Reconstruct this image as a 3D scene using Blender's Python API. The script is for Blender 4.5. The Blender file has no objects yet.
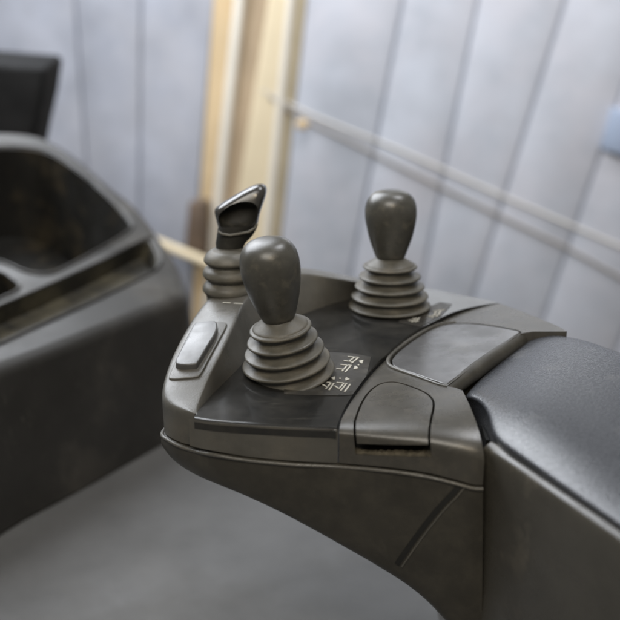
import bpy, bmesh, math, random
from mathutils import Vector, Matrix
from mathutils.bvhtree import BVHTree
random.seed(4)
S = bpy.context.scene
COL = S.collection

# ------------------------------------------------------------------ camera
PITCH = math.radians(20); FPX = 1000.0; CAMH = 0.30
SP, CP = math.sin(PITCH), math.cos(PITCH)
CAM = Vector((0, 0, CAMH))
def ray(u, v):
    a = (u-310)/FPX; b = (310-v)/FPX
    return Vector((a, CP+b*SP, -SP+b*CP))
def Z(u, v, z=0.0):                     # point of the horizontal level z seen at u, v
    d = ray(u, v); return CAM + d*((z-CAMH)/d.z)
def T(u, v, t):                         # point at depth t
    return CAM + ray(u, v)*t
def onplane(u, v, p, n):
    d = ray(u, v); return CAM + d*((p-CAM).dot(n)/d.dot(n))
def drop(p, v):                         # same plan position, lowered until it is seen in row v
    b = (310-v)/FPX
    k = (-SP+b*CP)/(CP+b*SP)
    return Vector((p.x, p.y, CAMH + k*p.y))
cam = bpy.data.cameras.new('Camera'); co = bpy.data.objects.new('Camera', cam); COL.objects.link(co)
co.location = CAM; co.rotation_euler = (math.pi/2-PITCH, 0, 0)
cam.sensor_width = 36; cam.lens = 36*FPX/620
cam.clip_start = 0.02; cam.clip_end = 60
cam.dof.use_dof = True; cam.dof.focus_distance = 0.735; cam.dof.aperture_fstop = 4.6
S.camera = co

# ------------------------------------------------------------------ materials
def mat(name, base, rough=0.5, var=0.25, vscale=60, bump=0.0, bscale=900, spec=0.5, dust=None, dscale=22, dlo=0.5, dhi=0.75,
        rvar=0.12, coat=0.0, scratch=0.0, metal=0.0):
    m = bpy.data.materials.new(name); m.use_nodes = True
    nt = m.node_tree; N = nt.nodes; L = nt.links
    b = N['Principled BSDF']
    tc = N.new('ShaderNodeTexCoord')
    def noise(scale, detail=4, rough=0.6):
        n = N.new('ShaderNodeTexNoise'); n.inputs['Scale'].default_value = scale
        n.inputs['Detail'].default_value = detail; n.inputs['Roughness'].default_value = rough
        L.new(tc.outputs['Object'], n.inputs['Vector']); return n
    n1 = noise(vscale)
    mr = N.new('ShaderNodeMapRange'); mr.inputs['From Min'].default_value = 0.3; mr.inputs['From Max'].default_value = 0.7
    mr.inputs['To Min'].default_value = 1-var; mr.inputs['To Max'].default_value = 1+var
    L.new(n1.outputs['Fac'], mr.inputs['Value'])
    mul = N.new('ShaderNodeVectorMath'); mul.operation = 'SCALE'; mul.inputs[0].default_value = base
    L.new(mr.outputs[0], mul.inputs['Scale'])
    colour = mul.outputs[0]
    rsum = None
    n2 = noise(vscale*0.6+7, 3)
    rr = N.new('ShaderNodeMapRange'); rr.inputs['From Min'].default_value = 0.3; rr.inputs['From Max'].default_value = 0.7
    rr.inputs['To Min'].default_value = max(0.03, rough-rvar); rr.inputs['To Max'].default_value = min(1, rough+rvar)
    L.new(n2.outputs['Fac'], rr.inputs['Value']); rsum = rr.outputs[0]
    if dust:
        n3 = noise(dscale, 8, 0.68)
        dm = N.new('ShaderNodeMapRange'); dm.inputs['From Min'].default_value = dlo; dm.inputs['From Max'].default_value = dhi
        L.new(n3.outputs['Fac'], dm.inputs['Value'])
        mx = N.new('ShaderNodeMix'); mx.data_type = 'RGBA'
        L.new(dm.outputs[0], mx.inputs['Factor']); L.new(colour, mx.inputs['A']); mx.inputs['B'].default_value = (*dust, 1)
        colour = mx.outputs['Result']
        ma = N.new('ShaderNodeMath'); ma.operation = 'MULTIPLY_ADD'; ma.inputs[1].default_value = 0.14
        L.new(dm.outputs[0], ma.inputs[0]); L.new(rsum, ma.inputs[2]); ma.use_clamp = True; rsum = ma.outputs[0]
    if scratch:
        mp = N.new('ShaderNodeMapping'); mp.inputs['Scale'].default_value = (30, 420, 60); mp.inputs['Rotation'].default_value = (0.2, 0.1, 0.5)
        L.new(tc.outputs['Object'], mp.inputs['Vector'])
        sn = N.new('ShaderNodeTexNoise'); sn.inputs['Scale'].default_value = 1.0; sn.inputs['Detail'].default_value = 3
        L.new(mp.outputs[0], sn.inputs['Vector'])
        sm = N.new('ShaderNodeMapRange'); sm.inputs['From Min'].default_value = 0.64; sm.inputs['From Max'].default_value = 0.72
        sm.inputs['To Max'].default_value = scratch
        L.new(sn.outputs['Fac'], sm.inputs['Value'])
        mx2 = N.new('ShaderNodeMix'); mx2.data_type = 'RGBA'; L.new(sm.outputs[0], mx2.inputs['Factor'])
        L.new(colour, mx2.inputs['A']); mx2.inputs['B'].default_value = (0.26, 0.24, 0.2, 1); colour = mx2.outputs['Result']
    L.new(colour, b.inputs['Base Color']); L.new(rsum, b.inputs['Roughness'])
    b.inputs['Specular IOR Level'].default_value = spec; b.inputs['Metallic'].default_value = metal
    if coat: b.inputs['Coat Weight'].default_value = coat; b.inputs['Coat Roughness'].default_value = 0.08
    if bump:
        nb = noise(bscale, 2, 0.5); bp = N.new('ShaderNodeBump'); bp.inputs['Strength'].default_value = bump
        bp.inputs['Distance'].default_value = 0.0006
        L.new(nb.outputs['Fac'], bp.inputs['Height']); L.new(bp.outputs[0], b.inputs['Normal'])
    return m
DUST = (0.15, 0.132, 0.10)
M = {
 'housing': mat('grey_plastic', (0.056, 0.053, 0.046), 0.28, 0.10, 45, 0.2, 1400, 0.5, DUST, 80, 0.48, 1.6, 0.03, scratch=0.10),
 'rim':     mat('pale_grey_plastic', (0.082, 0.079, 0.070), 0.33, 0.14, 45, 0.3, 1500, 0.5, DUST, 26, 0.45, 1.2, scratch=0.06),
 'lower':   mat('dark_plastic', (0.040, 0.037, 0.030), 0.38, 0.18, 30, 0.25, 1300, 0.45, (0.075, 0.068, 0.052), 60, 0.46, 1.3, scratch=0.03),
 'plate':   mat('gloss_black_plastic', (0.015, 0.015, 0.0145), 0.15, 0.12, 40, 0.0, 900, 0.6, (0.075, 0.069, 0.057), 30, 0.40, 1.7, 0.02, scratch=0.08),
 'decal':   mat('label_film', (0.033, 0.031, 0.027), 0.34, 0.12, 80, 0.1, 1500, 0.4, DUST, 60, 0.5, 1.2),
 'print':   mat('white_print', (0.40, 0.385, 0.33), 0.5, 0.2, 300),
 'boot':    mat('rubber', (0.084, 0.079, 0.065), 0.44, 0.18, 70, 0.25, 1500, 0.4, DUST, 55, 0.48, 0.85),
 'knob':    mat('knob_plastic', (0.058, 0.056, 0.048), 0.33, 0.22, 60, 0.12, 1800, 0.55, (0.16, 0.145, 0.11), 70, 0.52, 0.9, 0.09),
 'gloss':   mat('worn_gloss_black', (0.040, 0.038, 0.035), 0.20, 0.2, 50, 0.0, 900, 0.6, (0.12, 0.11, 0.09), 60, 0.62, 0.95, 0.06),
 'matte':   mat('matte_black', (0.016, 0.015, 0.012), 0.65, 0.3, 60, 0.3, 900, 0.3, (0.09, 0.08, 0.06), 90, 0.55, 0.9),
 'switch':  mat('switch_plastic', (0.085, 0.085, 0.084), 0.36, 0.1, 60, 0.1, 1500, 0.5, DUST, 70, 0.6, 0.95),
 'lid':     mat('satin_lid', (0.085, 0.085, 0.086), 0.25, 0.08, 40, 0.08, 1600, 0.55, DUST, 40, 0.55, 1.4),
 'pad':     mat('grained_pad', (0.046, 0.049, 0.056), 0.29, 0.16, 900, 0.38, 800, 0.5, (0.19, 0.185, 0.18), 26, 0.58, 1.0),
 'side':    mat('armrest_plastic', (0.052, 0.048, 0.039), 0.28, 0.12, 40, 0.25, 1300, 0.5, DUST, 26, 0.56, 0.95),
 'gap':     mat('gap_black', (0.010, 0.010, 0.009), 0.7, 0.2, 50, rvar=0.05),
 'grime':   mat('grime', (0.085, 0.075, 0.055), 0.9, 0.4, 160, 0.6, 500, 0.2),
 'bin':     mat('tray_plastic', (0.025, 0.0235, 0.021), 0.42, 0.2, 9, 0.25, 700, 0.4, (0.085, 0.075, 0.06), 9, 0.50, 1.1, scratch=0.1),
 'bin_shaded':  mat('tray_shaded_inside', (0.010, 0.0095, 0.008), 0.6, 0.3, 14, 0.2, 600, 0.25, (0.13, 0.10, 0.055), 11, 0.50, 1.05),
 'black':   mat('black_cover', (0.008, 0.008, 0.008), 0.8, 0.3, 12, 0.2, 500, 0.12),
 'floor':   mat('floor_mat', (0.085, 0.084, 0.082), 0.6, 0.16, 9, 0.3, 300, 0.3, (0.10, 0.098, 0.092), 5, 0.5, 0.9),
 'ground':  mat('concrete', (0.09, 0.087, 0.083), 0.85, 0.2, 3, 0.2, 60, 0.3),
 'wall':    mat('pale_sheet', (0.46, 0.485, 0.54), 0.5, 0.18, 4.5, 0.0, 60, 0.3, (0.55, 0.54, 0.58), 2.6, 0.42, 0.75),
 'wall2':   mat('grey_sheet', (0.38, 0.40, 0.46), 0.5, 0.18, 5, 0.0, 60, 0.3, (0.46, 0.46, 0.49), 2.0, 0.45, 0.8),
 'wallgap': mat('sheet_joint', (0.42, 0.46, 0.55), 0.6, 0.08, 5),
 'tan':     mat('tan_board', (0.60, 0.46, 0.28), 0.6, 0.12, 5, 0, 40, 0.3, (0.52, 0.35, 0.17), 4, 0.5, 0.9),
 'cream':   mat('cream_board', (0.70, 0.60, 0.42), 0.6, 0.06, 5, 0, 40, 0.3),
 'white':   mat('white_strip', (0.72, 0.68, 0.60), 0.5, 0.05, 5, 0, 40, 0.3),
 'brown':   mat('brown_post', (0.40, 0.31, 0.21), 0.6, 0.15, 5, 0, 40, 0.3),
 'olive':   mat('olive_board', (0.50, 0.43, 0.30), 0.6, 0.12, 5, 0, 40, 0.3),
 'dkbrown': mat('dark_wood', (0.13, 0.095, 0.07), 0.6, 0.3, 14, 0, 40, 0.3),
 'blue':    mat('blue_sheet', (0.36, 0.43, 0.56), 0.5, 0.1, 8, 0, 40, 0.3),
 'cable':   mat('pale_rail', (0.74, 0.75, 0.78), 0.4, 0.08, 8, 0, 40, 0.4),
 'rail':    mat('dull_rail', (0.58, 0.555, 0.51), 0.5, 0.1, 8, 0, 40, 0.3),
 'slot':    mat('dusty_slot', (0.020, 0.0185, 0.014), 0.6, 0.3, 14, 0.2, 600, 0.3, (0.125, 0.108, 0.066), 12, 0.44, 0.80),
 'dkcable': mat('grey_cable', (0.30, 0.275, 0.25), 0.5, 0.15, 8, 0, 40, 0.4),
}

# ------------------------------------------------------------------ object helpers
def empty(name, loc, label, cat, group=None):
    o = bpy.data.objects.new(name, None); COL.objects.link(o); o.location = loc; o.empty_display_size = 0.02
    o['label'] = label; o['category'] = cat
    if group: o['group'] = group
    return o
def link(name, bm, m, parent=None, local=False, angle=40, wn=False):
    me = bpy.data.meshes.new(name)
    if parent is not None and not local:
        bm.transform(Matrix.Translation(-Vector(parent.location)))
    bmesh.ops.recalc_face_normals(bm, faces=bm.faces)
    bm.to_mesh(me); bm.free()
    for p in me.polygons: p.use_smooth = True
    me.set_sharp_from_angle(angle=math.radians(angle))
    if isinstance(m, (list, tuple)):
        for q in m: me.materials.append(M[q])
    else: me.materials.append(M[m])
    o = bpy.data.objects.new(name, me); COL.objects.link(o)
    if parent is not None: o.parent = parent
    if wn:
        w = o.modifiers.new('wn', 'WEIGHTED_NORMAL'); w.keep_sharp = True
    return o
def tag(o, label, cat, group=None):
    o['label'] = label; o['category'] = cat
    if group: o['group'] = group
    return o
def spline(pts, n=6, closed=False):
    pts = [Vector(p) for p in pts]; out = []; k = len(pts)
    for i in range(k if closed else k-1):
        if closed: p0, p1, p2, p3 = pts[i-1], pts[i], pts[(i+1) % k], pts[(i+2) % k]
        else: p0, p1, p2, p3 = pts[max(i-1, 0)], pts[i], pts[i+1], pts[min(i+2, k-1)]
        for j in range(n):
            t = j/n
            out.append(0.5*((2*p1)+(p2-p0)*t+(2*p0-5*p1+4*p2-p3)*t*t+(3*p1-p0-3*p2+p3)*t**3))
    if not closed: out.append(pts[-1])
    return out
def grid_bm(rows, close=False):
    bm = bmesh.new(); V = [[bm.verts.new(p) for p in r] for r in rows]
    for i in range(len(V)-1):
        a, b = V[i], V[i+1]
        for j in range(len(a)-(0 if close else 1)):
            k = (j+1) % len(a)
            bm.faces.new((a[j], a[k], b[k], b[j]))
    return bm
def subsurf_bm(bm, lv):
    me = bpy.data.meshes.new('tmp'); bm.to_mesh(me); bm.free()
    o = bpy.data.objects.new('tmp', me); COL.objects.link(o)
    s = o.modifiers.new('s', 'SUBSURF'); s.levels = lv; s.render_levels = lv
    return flat(o)
def flat(o):
    dg = bpy.context.evaluated_depsgraph_get(); dg.update()
    e = o.evaluated_get(dg); bm = bmesh.new(); bm.from_mesh(e.to_mesh()); e.to_mesh_clear()
    me = o.data; bpy.data.objects.remove(o); bpy.data.meshes.remove(me)
    return bm
def boolean(bmA, bmB, op):
    obs = []
    for b in (bmA, bmB):
        bmesh.ops.recalc_face_normals(b, faces=b.faces)
        me = bpy.data.meshes.new('tmp'); b.to_mesh(me); b.free()
        o = bpy.data.objects.new('tmp', me); COL.objects.link(o); obs.append(o)
    md = obs[0].modifiers.new('b', 'BOOLEAN'); md.operation = op; md.object = obs[1]; md.solver = 'EXACT'
    r = flat(obs[0]); me = obs[1].data; bpy.data.objects.remove(obs[1]); bpy.data.meshes.remove(me)
    return r
def prism(top, bot):                    # two rings of 3-D points
    bm = bmesh.new(); a = [bm.verts.new(p) for p in top]; b = [bm.verts.new(p) for p in bot]
    n = len(a); bm.faces.new(a); bm.faces.new(list(reversed(b)))
    for i in range(n):
        j = (i+1) % n; bm.faces.new((a[j], a[i], b[i], b[j]))
    bmesh.ops.recalc_face_normals(bm, faces=bm.faces)
    bm.verts.ensure_lookup_table()
    return bm
def bevel_edges(bm, pairs, off, seg=5):
    bm.edges.ensure_lookup_table(); bm.verts.ensure_lookup_table()
    es = []
    for i, j in pairs:
        e = bm.edges.get((bm.verts[i], bm.verts[j]))
        if e: es.append(e)
    bmesh.ops.bevel(bm, geom=es, offset=off, offset_type='OFFSET', segments=seg, profile=0.5, affect='EDGES', clamp_overlap=True)
def bevel_angle(bm, off, seg=2, ang=50):
    bm.normal_update()
    es = [e for e in bm.edges if len(e.link_faces) == 2 and e.calc_face_angle(0) > math.radians(ang)]
    bmesh.ops.bevel(bm, geom=es, offset=off, offset_type='OFFSET', segments=seg, profile=0.5, affect='EDGES', clamp_overlap=True)
def tube(bm, pts, r, seg=10, cap=True):
    pts = [Vector(p) for p in pts]; rings = []
    for i, p in enumerate(pts):
        d = (pts[min(i+1, len(pts)-1)]-pts[max(i-1, 0)]).normalized()
        ref = Vector((0, 0, 1)) if abs(d.z) < 0.9 else Vector((1, 0, 0))
        s = d.cross(ref).normalized(); t = s.cross(d)
        rr = r[i] if isinstance(r, (list, tuple)) else r
        rings.append([bm.verts.new(p+(s*math.cos(a)+t*math.sin(a))*rr) for a in [2*math.pi*k/seg for k in range(seg)]])
    for i in range(len(rings)-1):
        for k in range(seg):
            l = (k+1) % seg; bm.faces.new((rings[i][k], rings[i][l], rings[i+1][l], rings[i+1][k]))
    if cap: bm.faces.new(rings[0]); bm.faces.new(list(reversed(rings[-1])))
def lathe(profile, seg=64):
    bm = bmesh.new(); rings = []
    for r, z in profile:
        if r < 1e-6: rings.append([bm.verts.new((0, 0, z))])
        else: rings.append([bm.verts.new((r*math.cos(a), r*math.sin(a), z)) for a in [2*math.pi*k/seg for k in range(seg)]])
    for i in range(len(rings)-1):
        a, b = rings[i], rings[i+1]
        for k in range(seg):
            l = (k+1) % seg
            if len(a) == 1: bm.faces.new((a[0], b[k], b[l]))
            elif len(b) == 1: bm.faces.new((a[k], a[l], b[0]))
            else: bm.faces.new((a[k], a[l], b[l], b[k]))
    return bm
def lerp(a, b, t): return a+(b-a)*t
def outward(pts):                       # horizontal unit normals, to the right of travel
    out = []
    for i in range(len(pts)):
        d = pts[min(i+1, len(pts)-1)]-pts[max(i-1, 0)]
        n = Vector((d.y, -d.x, 0)); out.append(n.normalized() if n.length > 0 else Vector((0, -1, 0)))
    return out

# ------------------------------------------------------------------ the control console
con = empty('control_console', (0.03, 0.70, -0.10), 'dark grey plastic armrest console carrying three levers in rubber boots', 'control console')

# seam where the plate meets the fascia, front to back (level 0)
seam_px = [(337, 429), (343, 413), (354, 394), (372, 369.5), (388, 353.5), (410, 335), (433, 322), (455, 312), (476, 306.5), (499, 303)]
seam = spline([Z(u, v) for u, v in seam_px], 5)
sn = outward(seam)                      # points to the fascia side
# --- top plate
front = [Z(u, v) for u, v in [(194, 419), (215, 422), (250, 424.5), (295, 427), (336.6, 428.5)]]
front = spline(front, 4)
back = [Z(u, v) for u, v in [(499, 302.4), (471, 297), (432, 289), (400, 284), (350, 288), (300, 296), (262, 310), (240, 340), (215, 378), (198, 404)]]
outl = front[:-1] + [p - n*0.0006 for p, n in zip(seam, sn)] + back
nf = len(front)-1; ns = len(seam)
bm = prism(outl, [p+Vector((0, 0, -0.0072)) for p in outl])
bevel_edges(bm, [(i, i+1) for i in range(nf)], 0.0062, 8)
bm.verts.ensure_lookup_table()
top_plate = link('top_plate', bm, 'plate', con, wn=True, angle=35)

# --- raised rim: inner base IB, inner top IT, outer top OT
IB = [(416, 291.5, 0), (392, 291, 0), (358, 296, 0), (330, 304, 0), (300, 316, 0), (278, 326, 0), (256, 345, 0), (246, 361, 0),
      (236, 372, 0), (221, 386.5, 0), (212, 395, 0), (205, 403.5, 0), (199.5, 409.5, 0), (197.5, 413, 0), (198, 416, 0)]
IT = [(416, 291, .001), (390, 287, .009), (355, 282, .019), (325, 276.5, .027), (299, 271, .032), (272, 276, .033), (249, 293, .032), (240, 308, .031),
      (235, 322, .028), (222, 352, .020), (211, 372, .0135), (203, 390, .007), (196.5, 406, .002), (195.5, 411, .0008), (196.5, 414.2, 0)]
OT = [None]*5 + [None, None, (203, 300, .028), (189, 319, .025), (172, 350, .018), (164.5, 371, .012), (160.5, 391, .005), (165, 402, .0015), (177, 409.5, .0003), (194.5, 414.8, -.0004)]
IB = [Z(*p) for p in IB]; IT = [Z(*p) for p in IT]
OTw = []
for i, p in enumerate(OT):
    if p: OTw.append(Z(*p))
    elif i < 5: OTw.append(IT[i]+Vector((0.004*(4-i)/4, 0.016+0.004*i, -0.003)))
    elif i == 5: OTw.append(Z(240, 281, 0.030))
    else: OTw.append(Z(213, 291, 0.030))
OTw[4] = IT[4]+Vector((-0.012, 0.026, -0.002))
rows = [[], [], [], [], [], [], [], [], [], []]
seamv = [None]*11 + [431, 435.5, 442, 447.6]
for i in range(15):
    ib, it, ot = IB[i], IT[i], OTw[i]
    d = (ot-it); dn = Vector((d.x, d.y, 0)).normalized()
    bot = drop(ot, seamv[i]) if seamv[i] else Vector((ot.x, ot.y, -0.030))
    rows[0].append(ib+Vector((0, 0, -0.004)))
    rows[1].append(lerp(ib, it, 0.05))
    rows[2].append(lerp(ib, it, 0.90))
    rows[3].append(it)
    rows[4].append(lerp(it, ot, 0.10)+Vector((0, 0, 0.0003)))
    rows[5].append(lerp(it, ot, 0.55)+Vector((0, 0, 0.0012)))
    rows[6].append(lerp(it, ot, 0.88)+Vector((0, 0, 0.0004)))
    rows[7].append(ot+Vector((0, 0, -0.0028))+dn*0.0006)
    rows[8].append(lerp(ot, bot, 0.35))
    rows[9].append(bot)
rim_bm = subsurf_bm(grid_bm(rows), 3)
rim_tree = BVHTree.FromBMesh(rim_bm)
# --- skirt under the plate
sk_px = [(188, 418.5, 445.5), (197, 420, 448), (215, 422.5, 451.5), (250, 425, 457), (295, 427.5, 461), (338, 429, 463)]
sk = [Z(a, b) for a, b, c in sk_px]; skn = outward(sk)
rr = [[], [], []]
for p, n, (a, b, c) in zip(sk, skn, sk_px):
    q = p - n*0.0009
    rr[0].append(Vector((q.x, q.y, -0.0006))); rr[1].append(Vector((q.x, q.y, -0.012))); rr[2].append(drop(q, c))
skirt_bm = grid_bm([spline(r, 5) for r in rr])
me = bpy.data.meshes.new('t'); skirt_bm.to_mesh(me); skirt_bm.free(); rim_bm.from_mesh(me); bpy.data.meshes.remove(me)
housing = link('housing', rim_bm, 'rim', con, angle=60)

# --- fascia: a slightly tilted slab right of the seam
KF = 0.12
fdir = (seam[-1]-seam[0]).normalized(); fper = Vector((fdir.y, -fdir.x, 0))
FN = (Vector((0, 0, 1)) - fper*KF).normalized(); FP = seam[0].copy()
def F(u, v, off=0): return onplane(u, v, FP, FN) + FN*off
def zf(p): return Vector((p.x, p.y, FP.z + KF*(p-FP).dot(fper)))
# stations along the rounded front: u, v where the flat top ends, u, v of the virtual corner, seam row, height of the rounding
f_px = [(341.7, 419, 338.6, 428.5, 463.2, .0050), (387, 414.5, 385, 430, 467, .0085), (422, 410, 425, 430.5, 472.5, .0120), (446, 401, 455, 431, 479.5, .0165),
        (457, 394, 473, 430.5, 484.5, .0200), (462.5, 390.5, 482.5, 429.5, 485, .0220)]
P0 = spline([F(a[0], a[1]) for a in f_px], 5); PE = spline([F(a[2], a[3]) for a in f_px], 5)
PV = [p.y for p in spline([Vector((0, a[4], 0)) for a in f_px], 5)]; PH = [p.y for p in spline([Vector((0, a[5], 0)) for a in f_px], 5)]
right = [F(u, v) for u, v in [(455, 387.6), (447, 386), (466, 371.5), (492, 353), (520, 333.5), (533, 331.5), (567, 331.5)]]
far = [F(u, v) for u, v in [(558, 326), (536, 317), (517, 309.5), (500, 303.6)]]
left = [zf(p + n*0.0006) for p, n in zip(seam, sn)][::-1]
left = [p for p in left if p.y > P0[0].y+0.004]
fas = bmesh.new(); NB = 9
FV = []; botr = []
for p0, e, v, h in zip(P0, PE, PV, PH):
    d = e-FN*h; bt = drop(d, v); botr.append(bt)
    prof_ = [p0*(1-t)**2+e*(2*t*(1-t))+d*t*t for t in [k/NB for k in range(NB+1)]]+[lerp(d, bt, 0.5), bt]
    FV.append([fas.verts.new(p) for p in prof_])
rest = right+far+left
rt = [fas.verts.new(p) for p in rest]; rb = [fas.verts.new((p.x, p.y, -0.032)) for p in rest]
b0 = fas.verts.new((P0[0].x, P0[0].y, -0.031)); b1 = fas.verts.new((P0[-1].x, P0[-1].y, -0.033))
for a, b in zip(FV[:-1], FV[1:]):
    for k in range(len(a)-1): fas.faces.new((a[k], b[k], b[k+1], a[k+1]))
fas.faces.new([a[0] for a in FV]+rt)
fas.faces.new(list(reversed([b0]+[a[-1] for a in FV]+[b1]+rb)))
fas.faces.new(list(reversed(FV[0]))+[b0]) ; fas.faces.new(FV[-1]+[b1])
ct = [FV[-1][0]]+rt+[FV[0][0]]; cb = [b1]+rb+[b0]
for k in range(len(ct)-1): fas.faces.new((ct[k], ct[k+1], cb[k+1], cb[k]))
bmesh.ops.recalc_face_normals(fas, faces=fas.faces)
def fascia_prism(px, zlo, zhi, grow=0.0):
    ps = [F(u, v) for u, v in px]
    c = sum(ps, Vector())/len(ps)
    out = []
    n = len(ps)
    for i, p in enumerate(ps):
        d = ps[(i+1) % n]-ps[i-1]; nn = Vector((d.y, -d.x, 0)).normalized()
        if (p-c).dot(nn) < 0: nn = -nn
        out.append(p+nn*grow)
    return prism([p+FN*zhi for p in out], [p+FN*zlo for p in out])
# cover flap that bends over the front edge
def px_spline(pts, n=4): return [(p.x, p.y) for p in spline([Vector((a, b, 0)) for a, b in pts], n)]
flap_px = [(354.3, 455), (354.3, 428)] + px_spline([(354.8, 421), (360.5, 405.5), (368.5, 392.5), (378, 385), (388, 382.2), (399, 382.8), (414, 387.5), (426, 393), (432.5, 399.5), (433.6, 407), (431, 418)], 3) + [(428.5, 428), (427.5, 455)]
def flapcut(px, zlo, grow):
    return fascia_prism(px, zlo, 0.03, grow)
f1 = fas.copy(); f2 = fas.copy(); fas0 = fas
flap_bm = boolean(f1, flapcut(flap_px, -0.0105, -0.0008), 'INTERSECT')
fas0 = boolean(fas0, flapcut(flap_px, -0.0190, 0.0008), 'DIFFERENCE')
# storage lid
lid_px = px_spline([(391, 360), (394, 355.5), (401, 349), (414, 339.5), (428, 331), (440, 326), (452, 323.8), (470, 323.3), (495, 326), (518, 330.5)], 3) + [(521, 332.2), (483, 358), (448, 384)] + px_spline([(441, 383.2), (420, 376), (398, 368.5), (391.5, 365)], 3)
lid_bm = boolean(f2, fascia_prism(lid_px, -0.010, 0.03, -0.0009), 'INTERSECT')
fas0 = boolean(fas0, fascia_prism(lid_px, -0.012, 0.03, 0.0007), 'DIFFERENCE')
fascia = link('fascia', fas0, 'housing', con, angle=35, wn=True)
flap = link('cover_flap', flap_bm, 'housing', con, angle=35, wn=True)
lid = link('storage_lid', lid_bm, 'lid', con, angle=35, wn=True)
for o, w in ((fascia, 0.0013), (flap, 0.0009), (lid, 0.0006)):
    o.modifiers.clear()
    b = o.modifiers.new('b', 'BEVEL'); b.width = w; b.segments = 3; b.limit_method = 'ANGLE'; b.angle_limit = math.radians(42); b.use_clamp_overlap = True; b.harden_normals = False
    wn_ = o.modifiers.new('wn', 'WEIGHTED_NORMAL'); wn_.keep_sharp = True
# pale bead round the lid opening
bm = bmesh.new()
bead = [F(u, v, 0.0004) for u, v in px_spline([(447, 386.5), (438, 384.6), (420, 378), (398, 370.3), (389.5, 366), (388, 360.5), (392, 354.5), (400, 347.5), (414, 337.5), (430, 328.3), (442, 323.7), (456, 321.9)], 4)]
tube(bm, bead, [0.0004+0.0012*min(1, 4*min(i, len(bead)-1-i)/len(bead)) for i in range(len(bead))], 10)
link('lid_bead', bm, 'rim', con)
# rolled lip along the right edge of the lid
bm = bmesh.new()
lipA, lipB = F(445.5, 384), F(519.5, 332.5)
perp = fper
tube(bm, [lerp(lipA, lipB, k/8)+FN*(-0.0072+0.0012*math.sin(math.pi*k/8)) for k in range(9)], [0.0066]*9, 20)
lip = link('lid_lip', bm, 'lower', lid, local=True)  # darker plastic puts the shade under the lip into its colour
lip.data.transform(Matrix.Translation(-Vector(con.location)))
# grime in the slot below the flap
bm = bmesh.new()
gr = []
for r_ in range(4):
    row = []
    for k in range(50):
        t = 0.055+0.40*k/49
        idx = t*(len(PE)-1); i0 = int(idx); fr = idx-i0
        e = lerp(PE[i0], PE[i0+1], fr); p0 = lerp(P0[i0], P0[i0+1], fr)
        d = (p0-e).normalized()
        row.append(e+d*(0.0012+0.0022*r_+random.uniform(0, 0.0008))-FN*(0.0192-(0 if r_ in (0,) else random.uniform(0.0003, 0.0018))))
    gr.append(row)
bm = grid_bm(gr)
o = link('slot_grime', bm, 'grime', con)

# --- lower shell
ls_px = [  # seam u, v ; lower edge u, v ; how far the lower edge is set back
 ((190, 409), None, 0), ]
upper = []
for i in (9, 10, 11, 12, 13, 14):
    bot = rows[9][i]; upper.append(bot.copy())
for p, n, (a, b, c) in list(zip(sk, skn, sk_px))[2:]:
    q = p - n*0.0009; upper.append(drop(q, c))
for k in (5, 10, 15, 20, 25):
    upper.append(botr[k].copy())
un = outward(upper)
lower_px = [None, None, (163, 438), (170, 453), (180, 465), (196, 476), (214, 484.5), (242, 497), (280, 516.5), (330, 546), (400, 588), (428, 612), (450, 640), (468, 660), (480, 680)]
# n.b. lower edge recedes to the right and away from the viewer
R = [[] for _ in range(7)]
for i, (p, n) in enumerate(zip(upper, un)):
    e = p + n*0.0016*min(1, 0.1+i/6) + Vector((0, 0, -0.0016))
    lp = lower_px[i] if i < len(lower_px) else (480, 680)
    if lp is None:
        q = p + Vector((0.03, 0.02, -0.03))
    else:
        d = ray(*lp); t = (p.y+0.012)/d.y; q = CAM + d*t
    R[0].append(p - n*0.004 + Vector((0, 0, -0.0012)))
    R[1].append(e - n*0.0006 + Vector((0, 0, 0.0003)))
    R[2].append(e + Vector((0, 0, -0.0008)))
    m1 = lerp(e, q, 0.45); m1 += n*0.004
    R[3].append(m1)
    m2 = lerp(e, q, 0.85); m2 += n*0.004
    R[4].append(m2)
    R[5].append(q)
    R[6].append(q + Vector((0.05, 0.16, -0.01)))
low = subsurf_bm(grid_bm(R), 3)
low_tree = BVHTree.FromBMesh(low)
bm = bmesh.new()
tp = spline([p + n*0.0014*min(1, 0.15+i/6) + Vector((0, 0, -0.0022)) for i, (p, n) in enumerate(zip(upper, un))], 4)
tube(bm, tp, 0.0013, 10); link('ledge_highlight', bm, 'rim', con, angle=80)  # pale bead stands for the highlight along the shell's top ledge
link('lower_shell', low, 'lower', con, angle=50)
def cast(tree, u, v, off=0.0):
    d = ray(u, v).normalized(); h = tree.ray_cast(CAM, d)
    if h[0] is None: return None
    n = h[1] if h[1].dot(d) < 0 else -h[1]
    return h[0]+n*off
def strip(name, px, wpx, m, parent, tree, off=0.0006):
    a, b = [], []
    for i, (u, v) in enumerate(px):
        p0 = px[max(i-1, 0)]; p1 = px[min(i+1, len(px)-1)]
        dx, dy = p1[0]-p0[0], p1[1]-p0[1]; L = math.hypot(dx, dy)
        w = wpx/2
        qa = cast(tree, u-dy/L*w, v+dx/L*w, off); qb = cast(tree, u+dy/L*w, v-dx/L*w, off)
        if qa and qb: a.append(qa); b.append(qb)
    if len(a) < 2: print('strip failed', name); return
    return link(name, grid_bm([a, b]), m, parent)
strip('joint_strip', [(459, 486), (452, 494), (444, 502), (436, 511), (424, 526), (410, 545), (397, 564), (386, 580)], 5.5, 'gap', con, low_tree)

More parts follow.
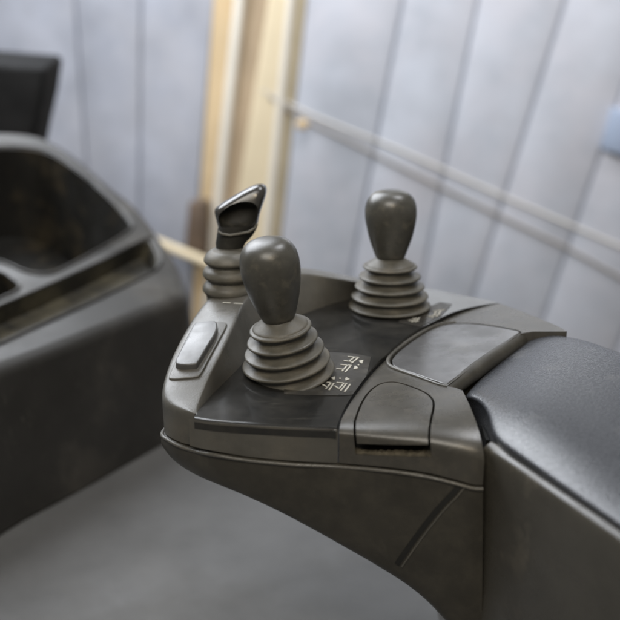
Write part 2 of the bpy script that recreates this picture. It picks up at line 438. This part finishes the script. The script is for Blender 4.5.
ip = [Z(u, v, -.02) for u, v in [(462, 398), (479, 418), (486, 440), (560, 440), (560, 370), (540, 345), (512, 352), (480, 378)]]
link('gap_filler', prism(ip, [Vector((p.x, p.y, -0.25)) for p in ip]), 'gap', con)  # added black block, keeps the gap dark where background would show
strip('joint_edge', [(464.5, 487), (457, 496), (449, 504), (441, 513), (429, 528), (415, 547), (402, 566)], 1.6, 'rim', con, low_tree, 0.0009)
# --- rocker switch on the rim
sw_n = (Z(169.7, 377, 0.0112)-Z(201, 376, 0.0112)).cross(Z(225, 326, 0.0275)-Z(200, 375, 0.0115)).normalized()
if sw_n.z < 0: sw_n = -sw_n
def RP(u, v, off=0.0):
    p = cast(rim_tree, u, v, 0); return (p if p else Z(u, v, 0.015)) + sw_n*off
bez = [(p.x, p.y) for p in spline([Vector((a, b, 0)) for a, b in [(169.5, 376.5), (171.5, 380.3), (184, 379.6), (196, 378.2), (201.5, 374.5), (214, 351), (226.3, 328), (225, 323.8), (216, 323.2), (196, 326), (191, 331), (180, 353)]], 3, True)]
bm = prism([RP(u, v, 0.0016) for u, v in bez], [RP(u, v, -0.003) for u, v in bez])
n = len(bez); bevel_edges(bm, [(i, (i+1) % n) for i in range(n)], 0.0009, 3)
sw = link('rocker_switch', bm, 'rim', con, angle=60)
key = [(176, 369), (181, 355), (193, 331), (198, 327.5), (213, 325.5), (217.5, 328.5), (216, 338), (207, 353), (198.5, 367), (194, 370)]
key = [(p.x, p.y) for p in spline([Vector((a, b, 0)) for a, b in key], 3, True)]
kb = [RP(u, v, 0.0) for u, v in key]; kc = sum(kb, Vector())/len(kb)
bm = prism([kc+(p-kc)*0.985+sw_n*0.0052 for p in kb], [p for p in kb])
n = len(kb); bevel_edges(bm, [(i, (i+1) % n) for i in range(n)], 0.0014, 4)
k_o = link('rocker_key', bm, 'switch', sw, local=True, angle=60)
k_o.data.transform(Matrix.Translation(-Vector(con.location)))

# --- label films and printed symbols
def sheet(name, px, z, m, thick=0.00025):
    ps = [Z(u, v, z) for u, v in px]
    bm = prism(ps, [p-Vector((0, 0, thick)) for p in ps]); return link(name, bm, m, con)
sheet('label_film', [(284, 394), (284, 352), (330, 352), (352, 353.2), (371, 356.8)] + [(366.5, 375.5), (352.5, 394.5), (340, 395.3), (300, 394.8)], 0.0004, 'decal')
sheet('label_film', [(440, 302), (452, 304), (441, 316), (420, 326.5), (398, 322), (402, 318)], 0.0004, 'decal')
def strokes(name, segs, w, z=0.0008):
    bm = bmesh.new()
    for s in segs:
        if s[0] == 'L':
            (u0, v0), (u1, v1) = s[1], s[2]; a, b = Z(u0, v0, z), Z(u1, v1, z)
            d = (b-a).normalized(); n = Vector((d.y, -d.x, 0))*w/2
            bm.faces.new([bm.verts.new(p) for p in (a-n, b-n, b+n, a+n)])
        else:
            ps = [Z(u, v, z) for u, v in s[1]]
            bm.faces.new([bm.verts.new(p) for p in ps])
    bmesh.ops.recalc_face_normals(bm, faces=bm.faces)
    if bm.faces and sum(f.normal.z for f in bm.faces) < 0: bmesh.ops.reverse_faces(bm, faces=bm.faces)
    g = bmesh.ops.extrude_face_region(bm, geom=list(bm.faces))
    bmesh.ops.translate(bm, verts=[v for v in g['geom'] if isinstance(v, bmesh.types.BMVert)], vec=(0, 0, -0.0003))
    return link(name, bm, 'print', con)
def q(x, y): return (310+x/7.75, 330+y/7.75)
def head(cx, cy, dx, dy, s=22):
    L = math.hypot(dx, dy); dx, dy = dx/L, dy/L
    return ('P', [q(cx+dx*s, cy+dy*s*0.8), q(cx-dy*s*0.9-dx*8, cy+dx*s*0.62-dy*8), q(cx-dx*s*0.6, cy-dy*s*0.6), q(cx+dy*s*0.9-dx*8, cy-dx*s*0.62-dy*8)])
strokes('lift_symbol', [
 ('L', q(293, 204), q(380, 212)), ('L', q(376, 212), q(322, 256)), ('L', q(345, 209), q(300, 243)), ('L', q(262, 235), q(325, 246)),
 ('L', q(236, 266), q(322, 273)), ('L', q(318, 273), q(272, 325)), ('L', q(290, 270), q(248, 318)), ('L', q(204, 297), q(268, 304)),
 head(398, 243, 1, -0.9), head(354, 290, -1, 0.9), ('P', [q(368, 268), q(376, 264), q(383, 270), q(375, 275)])], 0.0012)
strokes('tilt_symbol', [
 head(182, 371, -1, -0.08), head(286, 378, 1, 0.08), ('P', [q(225, 372), q(233, 368), q(241, 374), q(233, 379)]),
 ('L', q(92, 418), q(134, 440)), ('L', q(104, 400), q(170, 407)), ('L', q(166, 405), q(124, 452)), ('L', q(186, 410), q(148, 463)),
 ('L', q(190, 430), q(226, 452)), ('L', q(206, 405), q(268, 410)), ('L', q(266, 408), q(222, 456)), ('L', q(284, 412), q(238, 468)), ('L', q(312, 418), q(268, 476))], 0.0012)
def q2(x, y): return (380+x/6.2, 290+y/6.2)
strokes('reach_symbol', [('L', q2(178, 186), q2(240, 192)), ('L', q2(200, 176), q2(232, 180)), ('L', q2(225, 172), q2(198, 198)), ('L', q2(246, 170), q2(218, 198)),
  ('L', q2(300, 165), q2(372, 150)), ('L', q2(330, 130), q2(400, 122)), ('L', q2(355, 124), q2(322, 172)), ('L', q2(382, 122), q2(350, 164))], 0.0013)
# printed strip beside the small lever
bm = bmesh.new()
def rimsheet(px, off): return [cast(rim_tree, u, v, off) for u, v in px]
for a, b, c in ((223, 231, 302.6), (234, 243, 303.3)):
    ps = rimsheet([(a, c), (b, c+0.3), (b-0.5, c+1.1), (a-0.5, c+0.8)], 0.0005)
    if all(ps): bm.faces.new([bm.verts.new(p) for p in ps])
if bm.faces: link('small_print', bm, 'print', con)
else: bm.free()

# ------------------------------------------------------------------ levers
def boot_profile(radii, pitch, base, neck, neck_h):
    pr = [(base-0.001, -0.012), (radii[0]-0.004, -0.006)]
    z = 0.0
    n = len(radii)
    for i, r in enumerate(radii):
        nxt = radii[i+1] if i+1 < n else neck
        # undercut, thin rounded lip, then a concave neck up to the next ring
        pr += [(r-0.0046, z-0.0011), (r-0.0016, z-0.0011), (r-0.0002, z-0.0004), (r, z+0.0005), (r-0.0006, z+0.0014), (r-0.0024, z+0.0020)]
        if i+1 < n:
            pr += [(nxt-0.0036, z+pitch*0.40), (nxt-0.0052, z+pitch*0.66)]
        z += pitch
    zt = (n-1)*pitch
    r = radii[-1]
    pr += [(r*0.86, zt+neck_h*0.28), (r*0.68, zt+neck_h*0.52), (neck*1.08, zt+neck_h*0.80), (neck, zt+neck_h)]
    pr += [(neck*0.9, zt+neck_h+0.006), (0, zt+neck_h+0.006)]
    return pr, zt+neck_h
radii = [0.0352, 0.0330, 0.0298, 0.0264, 0.0230]
prof, ztop = boot_profile(radii, 0.0092, 0.034, 0.0105, 0.0110)
def smooth_prof(pr, n=3):
    ps = spline([Vector((a, b, 0)) for a, b in pr], n); return [(max(0, p.x), p.y) for p in ps]
def lever(loc, rot, label):
    t = empty('control_lever', loc, label, 'lever', 'levers on the console'); t.rotation_euler = rot
    b = lathe(smooth_prof(prof), 72); link('rubber_boot', b, 'boot', t, local=True, angle=80)
    k0 = ztop-0.003
    kn = [(0, 0), (0.0100, 0.0003), (0.0122, 0.0014), (0.0140, 0.006), (0.0165, 0.0135), (0.0190, 0.0225), (0.0208, 0.032), (0.0216, 0.0405),
          (0.0211, 0.0482), (0.0189, 0.0545), (0.0145, 0.0593), (0.0078, 0.0618), (0, 0.0623)]
    ps = smooth_prof(kn, 4)
    b = lathe([(r, k0+z) for r, z in ps], 72); link('knob', b, 'knob', t, local=True, angle=80)
    return t
def copy_tree(o):
    c = o.copy(); COL.objects.link(c)
    for ch in o.children:
        d = ch.copy(); COL.objects.link(d); d.parent = c
    return c
lev = lever(Z(288, 372.5, 0.0), (math.radians(4.0), math.radians(-8.0), 0), 'egg shaped knob on bellows boot nearest the printed lift and tilt symbols')
lev2 = copy_tree(lev)
lev2.location = Z(389.5, 305.5, 0.001); lev2.rotation_euler = (math.radians(-3.0), math.radians(0), 1.0)
lev2.rotation_euler = (math.radians(-3.0), math.radians(-0.5), 0); lev2.scale = (1.03, 1.03, 0.965)
lev2['label'] = 'farther egg shaped knob on bellows boot standing against the pale wall'

# small direction lever with a worn paddle head
pod = Z(230, 291, 0.030)
l3 = empty('direction_lever', pod, 'short black lever with a worn hooded thumb head on a three ring boot', 'lever', 'levers on the console')
prof3 = [(0.0195, -0.012), (0.0195, -0.004), (0.0205, -0.001), (0.0222, 0.0012), (0.0226, 0.003), (0.0215, 0.0062), (0.0180, 0.0098), (0.0178, 0.0112),
         (0.0205, 0.0128), (0.0218, 0.0146), (0.0221, 0.0162), (0.0208, 0.0195), (0.0172, 0.0228), (0.0172, 0.0242), (0.0195, 0.0257), (0.0208, 0.0273), (0.0206, 0.029), (0.0186, 0.0322), (0.015, 0.0352), (0.012, 0.0358), (0, 0.036)]
link('rubber_boot', lathe(smooth_prof(prof3, 3), 64), 'boot', l3, local=True, angle=80)
tl = (pod-CAM).dot(Vector((0, CP, -SP)))    # camera depth of the lever
def L3(u, v, dt=0.0): return T(u, v, tl-0.006+dt) - pod
def zz(x, y): return (180+x/4.133, 100+y/4.133)
# stem
bm = bmesh.new()
rows3 = []
for (xl, xr, y) in [(150, 246, 662), (149, 250, 630), (147, 272, 590), (152, 300, 560), (156, 318, 530)]:
    a, b = zz(xl, y), zz(xr, y); A, B = L3(*a), L3(*b); c = (A+B)/2; hw = (B-A).length/2
    ax = (B-A).normalized(); dv = Vector((0, CP, -SP))
    rows3.append([c+ax*math.cos(k*2*math.pi/24)*hw+dv*math.sin(k*2*math.pi/24)*hw*0.75 for k in range(24)])
bm = grid_bm(rows3, True); bm.verts.ensure_lookup_table()
link('stem', bm, 'matte', l3, local=True, angle=70)
# hooded head: outline with rounded thickness
hp = [(144, 470), (147, 448), (170, 428), (205, 406), (255, 376), (305, 352), (335, 345), (356, 357), (357, 385), (345, 425), (330, 470), (320, 515), (300, 540), (250, 552), (200, 558), (166, 552), (156, 520)]
hs = [(p.x, p.y) for p in spline([Vector((a, b, 0)) for a, b in hp], 3, True)]
cx = sum(p[0] for p in hs)/len(hs); cy = sum(p[1] for p in hs)/len(hs)
lay = []
for s, dt in ((0.0, 0.030), (0.55, 0.0295), (0.84, 0.026), (0.96, 0.020), (1.0, 0.012), (0.995, 0.006), (0.97, 0.0005), (0.92, -0.0035), (0.84, -0.0062), (0.72, -0.0078), (0.55, -0.0084), (0.3, -0.0086)):
    if s == 0: continue
    lay.append([L3(*zz(cx+(x-cx)*s, cy+(y-cy)*s), dt) for x, y in hs])
bm = grid_bm(lay, True); bm.faces.new([f for f in bm.verts][:len(hs)]); bm.faces.new([f for f in bm.verts][-len(hs):])
bm.verts.ensure_lookup_table()
head_bm = bm
fp = [(158, 486), (170, 464), (203, 438), (250, 422), (296, 423), (320, 444), (320, 475), (306, 506), (278, 526), (215, 536), (174, 528), (161, 510)]
fs = [(p.x, p.y) for p in spline([Vector((a, b, 0)) for a, b in fp], 3, True)]
cx = sum(p[0] for p in fs)/len(fs); cy = sum(p[1] for p in fs)/len(fs)
def dish(spec): return grid_bm([[L3(*zz(cx+(x-cx)*s, cy+(y-cy)*s), dt) for x, y in fs] for s, dt in spec], True)
cut = dish(((1.0, -0.04), (1.0, -0.004), (0.9, 0.003), (0.6, 0.007)))
cut.verts.ensure_lookup_table(); m_ = len(fs)
cut.faces.new(cut.verts[:m_]); cut.faces.new(cut.verts[-m_:])
hd = link('thumb_head', boolean(head_bm, cut, 'DIFFERENCE'), 'gloss', l3, local=True, angle=45)
bm = dish(((0.985, -0.0055), (0.97, -0.0042), (0.88, 0.0022), (0.6, 0.0058), (0.3, 0.0066)))
bm.verts.ensure_lookup_table(); bm.faces.new(bm.verts[-m_:])
link('thumb_pad', bm, 'matte', hd, local=True, angle=70)
bm = bmesh.new()
tube(bm, [L3(*zz(x, y), -0.0120) for x, y in [(157, 543), (172, 553), (205, 559), (245, 553), (285, 545), (312, 528), (318, 512)]], 0.0011, 8)
link('worn_collar', bm, 'boot', l3, local=True)

# ------------------------------------------------------------------ armrest
arm = empty('armrest', (0.18, 0.60, -0.10), 'grained grey armrest pad with plastic side, right of the console fascia', 'armrest')
G = [
 [(534, 331.5, -.004), (514, 346, -.006), (495, 361, -.006), (477, 376, -.005), (463, 391.5, -.003)],
 [(552, 330.5, .006), (532, 346, .004), (513, 364, .004), (496, 382, .004), (480, 396, .002)],
 [(575, 332.5, .012), (552, 352, .013), (533, 375, .013), (514, 396, .012), (490.5, 412, .005)],
 [(597, 338.5, .015), (575, 362, .018), (553, 388, .018), (526, 414, .015), (491.5, 434, .003)],
 [(622, 347.5, .017), (605, 374, .020), (584, 404, .020), (556, 431, .017), (518, 450.5, .006)],
 [(660, 363, .018), (645, 392, .021), (621, 425, .021), (591, 454, .018), (556, 477.5, .008)],
 [(720, 390, .018), (703, 422, .021), (677, 455, .021), (646, 486, .018), (607, 512, .009)],
 [(830, 444, .018), (808, 478, .021), (780, 513, .021), (748, 548, .018), (708, 582, .010)],
]
GW = []
for r in G:
    w = [Z(*p) for p in r]
    a, b = w[0], w[-1]
    pre = [a+Vector((0.012, 0.012, -0.05)), a+Vector((0.005, 0.006, -0.012))]
    post = [b+(b-w[-2]).normalized()*0.0008+Vector((0, 0, -0.0035)), b+Vector((0.003, 0.004, -0.010)), b+Vector((0.003, 0.004, -0.05))]
    GW.append(pre+w+post)
r0 = [p+Vector((0.004, -0.001, 0)) for p in GW[0]]
first = [Vector((p.x+0.003, p.y+0.001, p.z-0.010)) for p in GW[0]]
first2 = [Vector((p.x+0.004, p.y+0.001, -0.07)) for p in GW[0]]
pad = subsurf_bm(grid_bm([first2, first]+GW), 3)
link('pad', pad, 'pad', arm, angle=80)
# side cover
sc_px = [(490.2, 440), (493, 441.5), (503, 447), (519, 456.5), (556, 482), (608, 516.5), (708, 587)]
sc = [Z(u, v, -0.004+0.008*min(1, max(0, (u-490)/100))) for u, v in sc_px]
scn = outward(sc)
scn = [n if n.y < 0 or n.x < 0 else -n for n in scn]
rw = [[] for _ in range(8)]
for i, (p, n) in enumerate(zip(sc, scn)):
    rw[0].append(p - n*0.010+Vector((0, 0, -0.012))); rw[1].append(p-n*0.0022+Vector((0, 0, -0.004))); rw[2].append(p-n*0.0012); rw[3].append(p+n*0.0012+Vector((0, 0, -0.0004)))
    rw[4].append(p+n*0.0062+Vector((0, 0, -0.0030))); rw[5].append(p+n*0.0078+Vector((0, 0, -0.0075))); rw[6].append(p+n*0.007+Vector((0, 0, -0.05))); rw[7].append(p+n*0.004+Vector((0, 0, -0.24)))
for r in rw:
    a = r[0]; r.insert(0, a+Vector((0.0016, 0.003, -0.006))); r.insert(0, a+Vector((0.004, 0.012, -0.03)))
sd = subsurf_bm(grid_bm(rw), 3)
link('side_cover', sd, 'side', arm, angle=80)

# ------------------------------------------------------------------ storage tray (left)
pa, pb, pc = T(20, 133, 1.62), T(188, 296, 1.27), T(0, 360, 1.06)
BN = (pb-pa).cross(pc-pa).normalized()
if BN.z < 0: BN = -BN
def B(u, v, off=0.0): return onplane(u, v, pa, BN)+BN*off
DOWN = Vector((0.012, -0.02, -0.172))
bo = [(-60, 128), (-20, 130.5), (10, 131.5), (35, 134.5), (55, 142), (80, 158), (108, 182), (135, 204), (156, 230), (173, 254), (184, 276), (188, 290), (183, 297), (165, 304), (120, 322), (60, 346), (0, 368), (-80, 396), (-150, 330)]
bs = spline([B(u, v) for u, v in bo], 4, True)
tr = empty('storage_tray', B(60, 320)+DOWN, 'scuffed dark plastic storage tray with moulded recesses left of the levers', 'storage tray')
bm = prism(bs, [p+DOWN*1.0 for p in bs])
n = len(bs); bevel_edges(bm, [(i, (i+1) % n) for i in range(n)], 0.016, 6)
def recess(px, depth, wall=0.9):
    ps = spline([B(u, v) for u, v in px], 4, True); c = sum(ps, Vector())/len(ps)
    return prism([p+BN*0.03 for p in ps], [c+(p-c)*wall-BN*depth for p in ps])
REC = [([(-70, 160), (-20, 149), (20, 147.5), (50, 153.5), (78, 171), (108, 197), (129, 221), (130, 229), (113, 241), (68, 265.5), (48, 273), (26, 271), (-4, 260), (-60, 262)], 0.15),
       ([(147, 239), (156, 246), (160.5, 258), (158, 267), (146, 275), (100, 298), (40, 325), (-30, 354), (-60, 340), (-20, 315), (40, 289), (100, 262)], 0.026),
       ([(-30, 268), (0, 273), (11, 279), (19, 288), (2, 298), (-40, 312), (-70, 290)], 0.09)]
for px, dep in REC: bm = boolean(bm, recess(px, dep), 'DIFFERENCE')
body = link('tray_body', bm, ['bin', 'bin_shaded', 'slot'], tr, angle=40)
body.modifiers.clear()
# recess faces take darker plastic, shade put into its colour; the slot its dust
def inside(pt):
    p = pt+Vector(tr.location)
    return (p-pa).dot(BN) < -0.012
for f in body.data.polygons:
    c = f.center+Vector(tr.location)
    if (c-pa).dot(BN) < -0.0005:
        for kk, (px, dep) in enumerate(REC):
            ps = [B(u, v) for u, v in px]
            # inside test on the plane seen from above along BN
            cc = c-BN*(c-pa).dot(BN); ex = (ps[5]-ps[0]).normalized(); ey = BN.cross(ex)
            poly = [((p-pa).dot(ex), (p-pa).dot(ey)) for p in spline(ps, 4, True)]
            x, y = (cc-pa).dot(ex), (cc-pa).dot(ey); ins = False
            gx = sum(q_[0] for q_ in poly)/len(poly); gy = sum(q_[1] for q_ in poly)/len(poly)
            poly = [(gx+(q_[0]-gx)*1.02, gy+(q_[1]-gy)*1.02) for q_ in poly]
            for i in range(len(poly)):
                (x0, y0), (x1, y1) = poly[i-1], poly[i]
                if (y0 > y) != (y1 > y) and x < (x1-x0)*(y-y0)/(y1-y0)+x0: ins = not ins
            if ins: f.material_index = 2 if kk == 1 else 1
bv = body.modifiers.new('b', 'BEVEL'); bv.width = 0.004; bv.segments = 3; bv.limit_method = 'ANGLE'; bv.angle_limit = math.radians(50)
wnm = body.modifiers.new('wn', 'WEIGHTED_NORMAL'); wnm.keep_sharp = True
for k, (px, dep) in enumerate(REC):     # raised lip of tray plastic round each recess
    bm = bmesh.new(); ps = spline([B(u, v, 0.0006) for u, v in px], 4, True); c = sum(ps, Vector())/len(ps)
    tube(bm, [c+(p-c)*1.012 for p in ps]+[c+(ps[0]-c)*1.012], 0.0022, 8, False)
    link('recess_lip', bm, 'bin', tr)

# black cover behind the tray
c0 = [T(u, v, 1.75) for u, v in [(-60, 60), (46, 68), (41, 104), (33, 140), (26, 175), (-60, 175)]]
bm = prism(c0, [p+Vector((-0.02, 0.22, 0)) for p in c0]); bevel_angle(bm, 0.012, 4, 30)
tag(link('column_cover', bm, 'black', angle=50), 'black cover standing behind the storage tray in the corner', 'cover')

# ------------------------------------------------------------------ setting
zfl = (B(0, 368)+DOWN).z - 0.002
def struct(name, bm, m):
    o = link(name, bm, m); o['kind'] = 'structure'; return o
def slab(x0, x1, y0, y1, z0, z1):
    return prism([Vector(p) for p in ((x0, y0, z1), (x1, y0, z1), (x1, y1, z1), (x0, y1, z1))], [Vector(p) for p in ((x0, y0, z0), (x1, y0, z0), (x1, y1, z0), (x0, y1, z0))])
struct('cab_floor', slab(-1.6, 0.12, -0.3, 1.42, zfl-0.03, zfl), 'floor')
struct('ground', slab(-9, 9, -6, 12, -1.5, -1.45), 'ground')
# wall seen behind: receding towards the left
W1, W2 = T(640, 200, 2.35), T(-20, 200, 2.95)
wd = Vector((W2.x-W1.x, W2.y-W1.y, 0)).normalized(); WN = Vector((wd.y, -wd.x, 0))
if WN.y > 0: WN = -WN
def W(u, v, off=0.0): return onplane(u, v, W1, WN)+WN*off
def board(name, quad, thick, off, m, label, cat, group=None, parent=None, bev=0.004):
    # quad: bottom-left, bottom-right, top-right, top-left in the wall plane
    ps = [W(u, v, off) for u, v in quad]
    bm = prism(ps, [p-WN*thick for p in ps])
    if bev: bevel_angle(bm, bev, 2, 40)
    o = link(name, bm, m, parent, angle=35)
    if label: tag(o, label, cat, group)
    return o
def xat(l, v):                          # l: (u0, v0, u1, v1) a leaning edge
    u0, v0, u1, v1 = l; return u0+(u1-u0)*(v-v0)/(v1-v0)
VT, VB = -160, 520
def between(la, lb): return [(xat(la, VB), VB), (xat(lb, VB), VB), (xat(lb, VT), VT), (xat(la, VT), VT)]
e = {0: (-120, 300, -120, 100), 1: (92, 250, 82, 104), 2: (139, 250, 140, 104), 3: (194, 250, 206, 104), 4: (278, 250, 294, 104),
     5: (355, 250, 383, 104), 6: (420, 290, 457, 104), 7: (475, 290, 533, 104), 8: (553, 290, 617, 104), 9: (640, 290, 715, 104), 10: (740, 290, 830, 104)}
wl = empty('sheet_wall', W(100, 500), 'dull blue grey sheet wall left of the timber boards, behind the tray', 'wall')
board('wall_backing', between(e[0], e[3]), 0.04, -0.012, 'wallgap', None, None, parent=wl)
for a, b in ((0, 1), (1, 2), (2, 3)):
    la = tuple(x+(1.2 if i % 2 == 0 else 0) for i, x in enumerate(e[a])); lb = tuple(x-(1.2 if i % 2 == 0 else 0) for i, x in enumerate(e[b]))
    board('wall_sheet', between(la, lb), 0.012, 0, 'wall2', None, None, parent=wl)
wr = empty('sheet_wall', W(480, 500), 'pale blue white sheet wall with leaning joints, behind the levers', 'wall')
board('wall_backing', between(e[4], e[10]), 0.04, -0.012, 'wallgap', None, None, parent=wr)
for a, b in ((4, 5), (5, 6), (6, 7), (7, 8), (8, 9), (9, 10)):
    la = tuple(x+(1.3 if i % 2 == 0 else 0) for i, x in enumerate(e[a])); lb = tuple(x-(1.3 if i % 2 == 0 else 0) for i, x in enumerate(e[b]))
    board('wall_sheet', between(la, lb), 0.012, 0, 'wall', None, None, parent=wr)
GB = 'timber boards between the sheet walls'
def sh(l, d): return (l[0]+d[0], l[1], l[2]+d[1], l[3])
bl = [(196, 250, 206, 104), (209, 250, 224, 104), (217, 250, 233, 104), (229, 250, 252, 104), (262, 250, 277, 104), (269, 250, 284, 104), (277, 250, 293, 104)]
for k, (nm, m, lab) in enumerate([
  ('timber_board', 'tan', 'tan board at the edge of the grey sheet wall'), ('timber_board', 'white', 'narrow white strip between tan board and brown post'),
  ('timber_board', 'brown', 'dull brown post right of the narrow white strip'), ('timber_board', 'cream', 'broad cream board behind the hooded thumb lever'),
  ('timber_board', 'white', 'pale narrow strip between cream board and olive board'), ('timber_board', 'olive', 'olive tan board beside the pale sheet wall')]):
    board(nm, between(bl[k], bl[k+1]), 0.03, [0.0, 0.01, -0.012, 0.004, 0.012, -0.004][k], m, lab, 'board', GB)
board('wood_block', [(193, 250), (211, 250), (212, 198), (198, 197)], 0.05, 0.06, 'dkbrown', 'small dark brown block low against the tan board', 'block')
board('blue_plate', [(601, 147), (640, 160), (646, 118), (612, 106)], 0.02, 0.02, 'blue', 'small blue plate high on the pale wall', 'plate')
def rail(name, px, r, off, m, label, cat, group=None):
    bm = bmesh.new(); tube(bm, [W(u, v, off) for u, v in px], r, 12); return tag(link(name, bm, m, angle=60), label, cat, group)
rail('wall_rail', [(262, 90), (312, 115), (400, 150), (503, 196), (620, 246), (760, 306)], 0.0034, 0.002, "rail", 'pale rail slanting down across the sheet wall', 'rail')
rail('grey_cable', [(270, 97), (312, 123), (350, 141), (400, 166.5), (496, 213.5), (563, 245), (620, 276.5), (760, 350)], 0.0036, 0.004, 'dkcable', 'thin grey cable hanging just below the pale rail', 'cable')
bm = bmesh.new(); bmesh.ops.create_icosphere(bm, subdivisions=3, radius=0.017, matrix=Matrix.Translation(W(310, 121, 0.06)) @ Matrix.Diagonal((1, 0.6, 0.8, 1)))
tag(link('rail_clamp', bm, 'tan'), 'small tan clamp on the upper end of the pale rail', 'clamp')
rail('low_bar', [(168, 232), (178, 236), (200, 245), (222, 254), (300, 290)], 0.013, 0.09, 'cream', 'cream bar slanting behind the small lever boot', 'bar')

# ------------------------------------------------------------------ light
w = bpy.data.worlds.new('World'); S.world = w; w.use_nodes = True
bg = w.node_tree.nodes['Background']; bg.inputs['Color'].default_value = (0.82, 0.80, 0.76, 1); bg.inputs['Strength'].default_value = 0.17
def area(name, loc, target, sx, sy, power, col):
    l = bpy.data.lights.new(name, 'AREA'); l.shape = 'RECTANGLE'; l.size = sx; l.size_y = sy; l.energy = power; l.color = col
    o = bpy.data.objects.new(name, l); COL.objects.link(o); o.location = loc
    o.rotation_euler = (Vector(target)-Vector(loc)).to_track_quat('-Z', 'Y').to_euler(); return o
area('window_lamp', (-1.0, 2.0, 1.35), (0.1, 0.75, 0), 1.7, 1.4, 58, (0.90, 0.94, 1.0))
area('lid_sheen_lamp', (0.42, 2.15, 0.52), (0.13, 0.7, 0), 0.5, 0.20, 0.55, (0.93, 0.96, 1.0))  # added unseen lamp, gives lid and fascia a bright sheen
area('skylight_lamp', (0.9, 1.3, 2.4), (0.1, 0.8, 0), 1.0, 0.7, 26, (0.94, 0.96, 1.0))
area('wall_fill_lamp', (0.2, -0.3, 2.2), (0.15, 2.7, 0.45), 1.6, 0.8, 7, (0.97, 0.97, 1.0)).data.spread = math.radians(72)  # added out of view, narrowed to brighten the wall without the console
area('front_lamp', (-0.35, -0.55, 1.5), (0.0, 0.75, 0), 1.1, 0.7, 16, (1.0, 0.94, 0.84))
area('warm_lamp', (0.25, -1.0, 1.5), (0.0, 0.8, 0), 0.3, 0.25, 6, (1.0, 0.82, 0.56))

S.view_settings.view_transform = 'Standard'; S.view_settings.look = 'None'; S.view_settings.exposure = 0.28; S.view_settings.gamma = 1
S.cycles.filter_width = 1.9
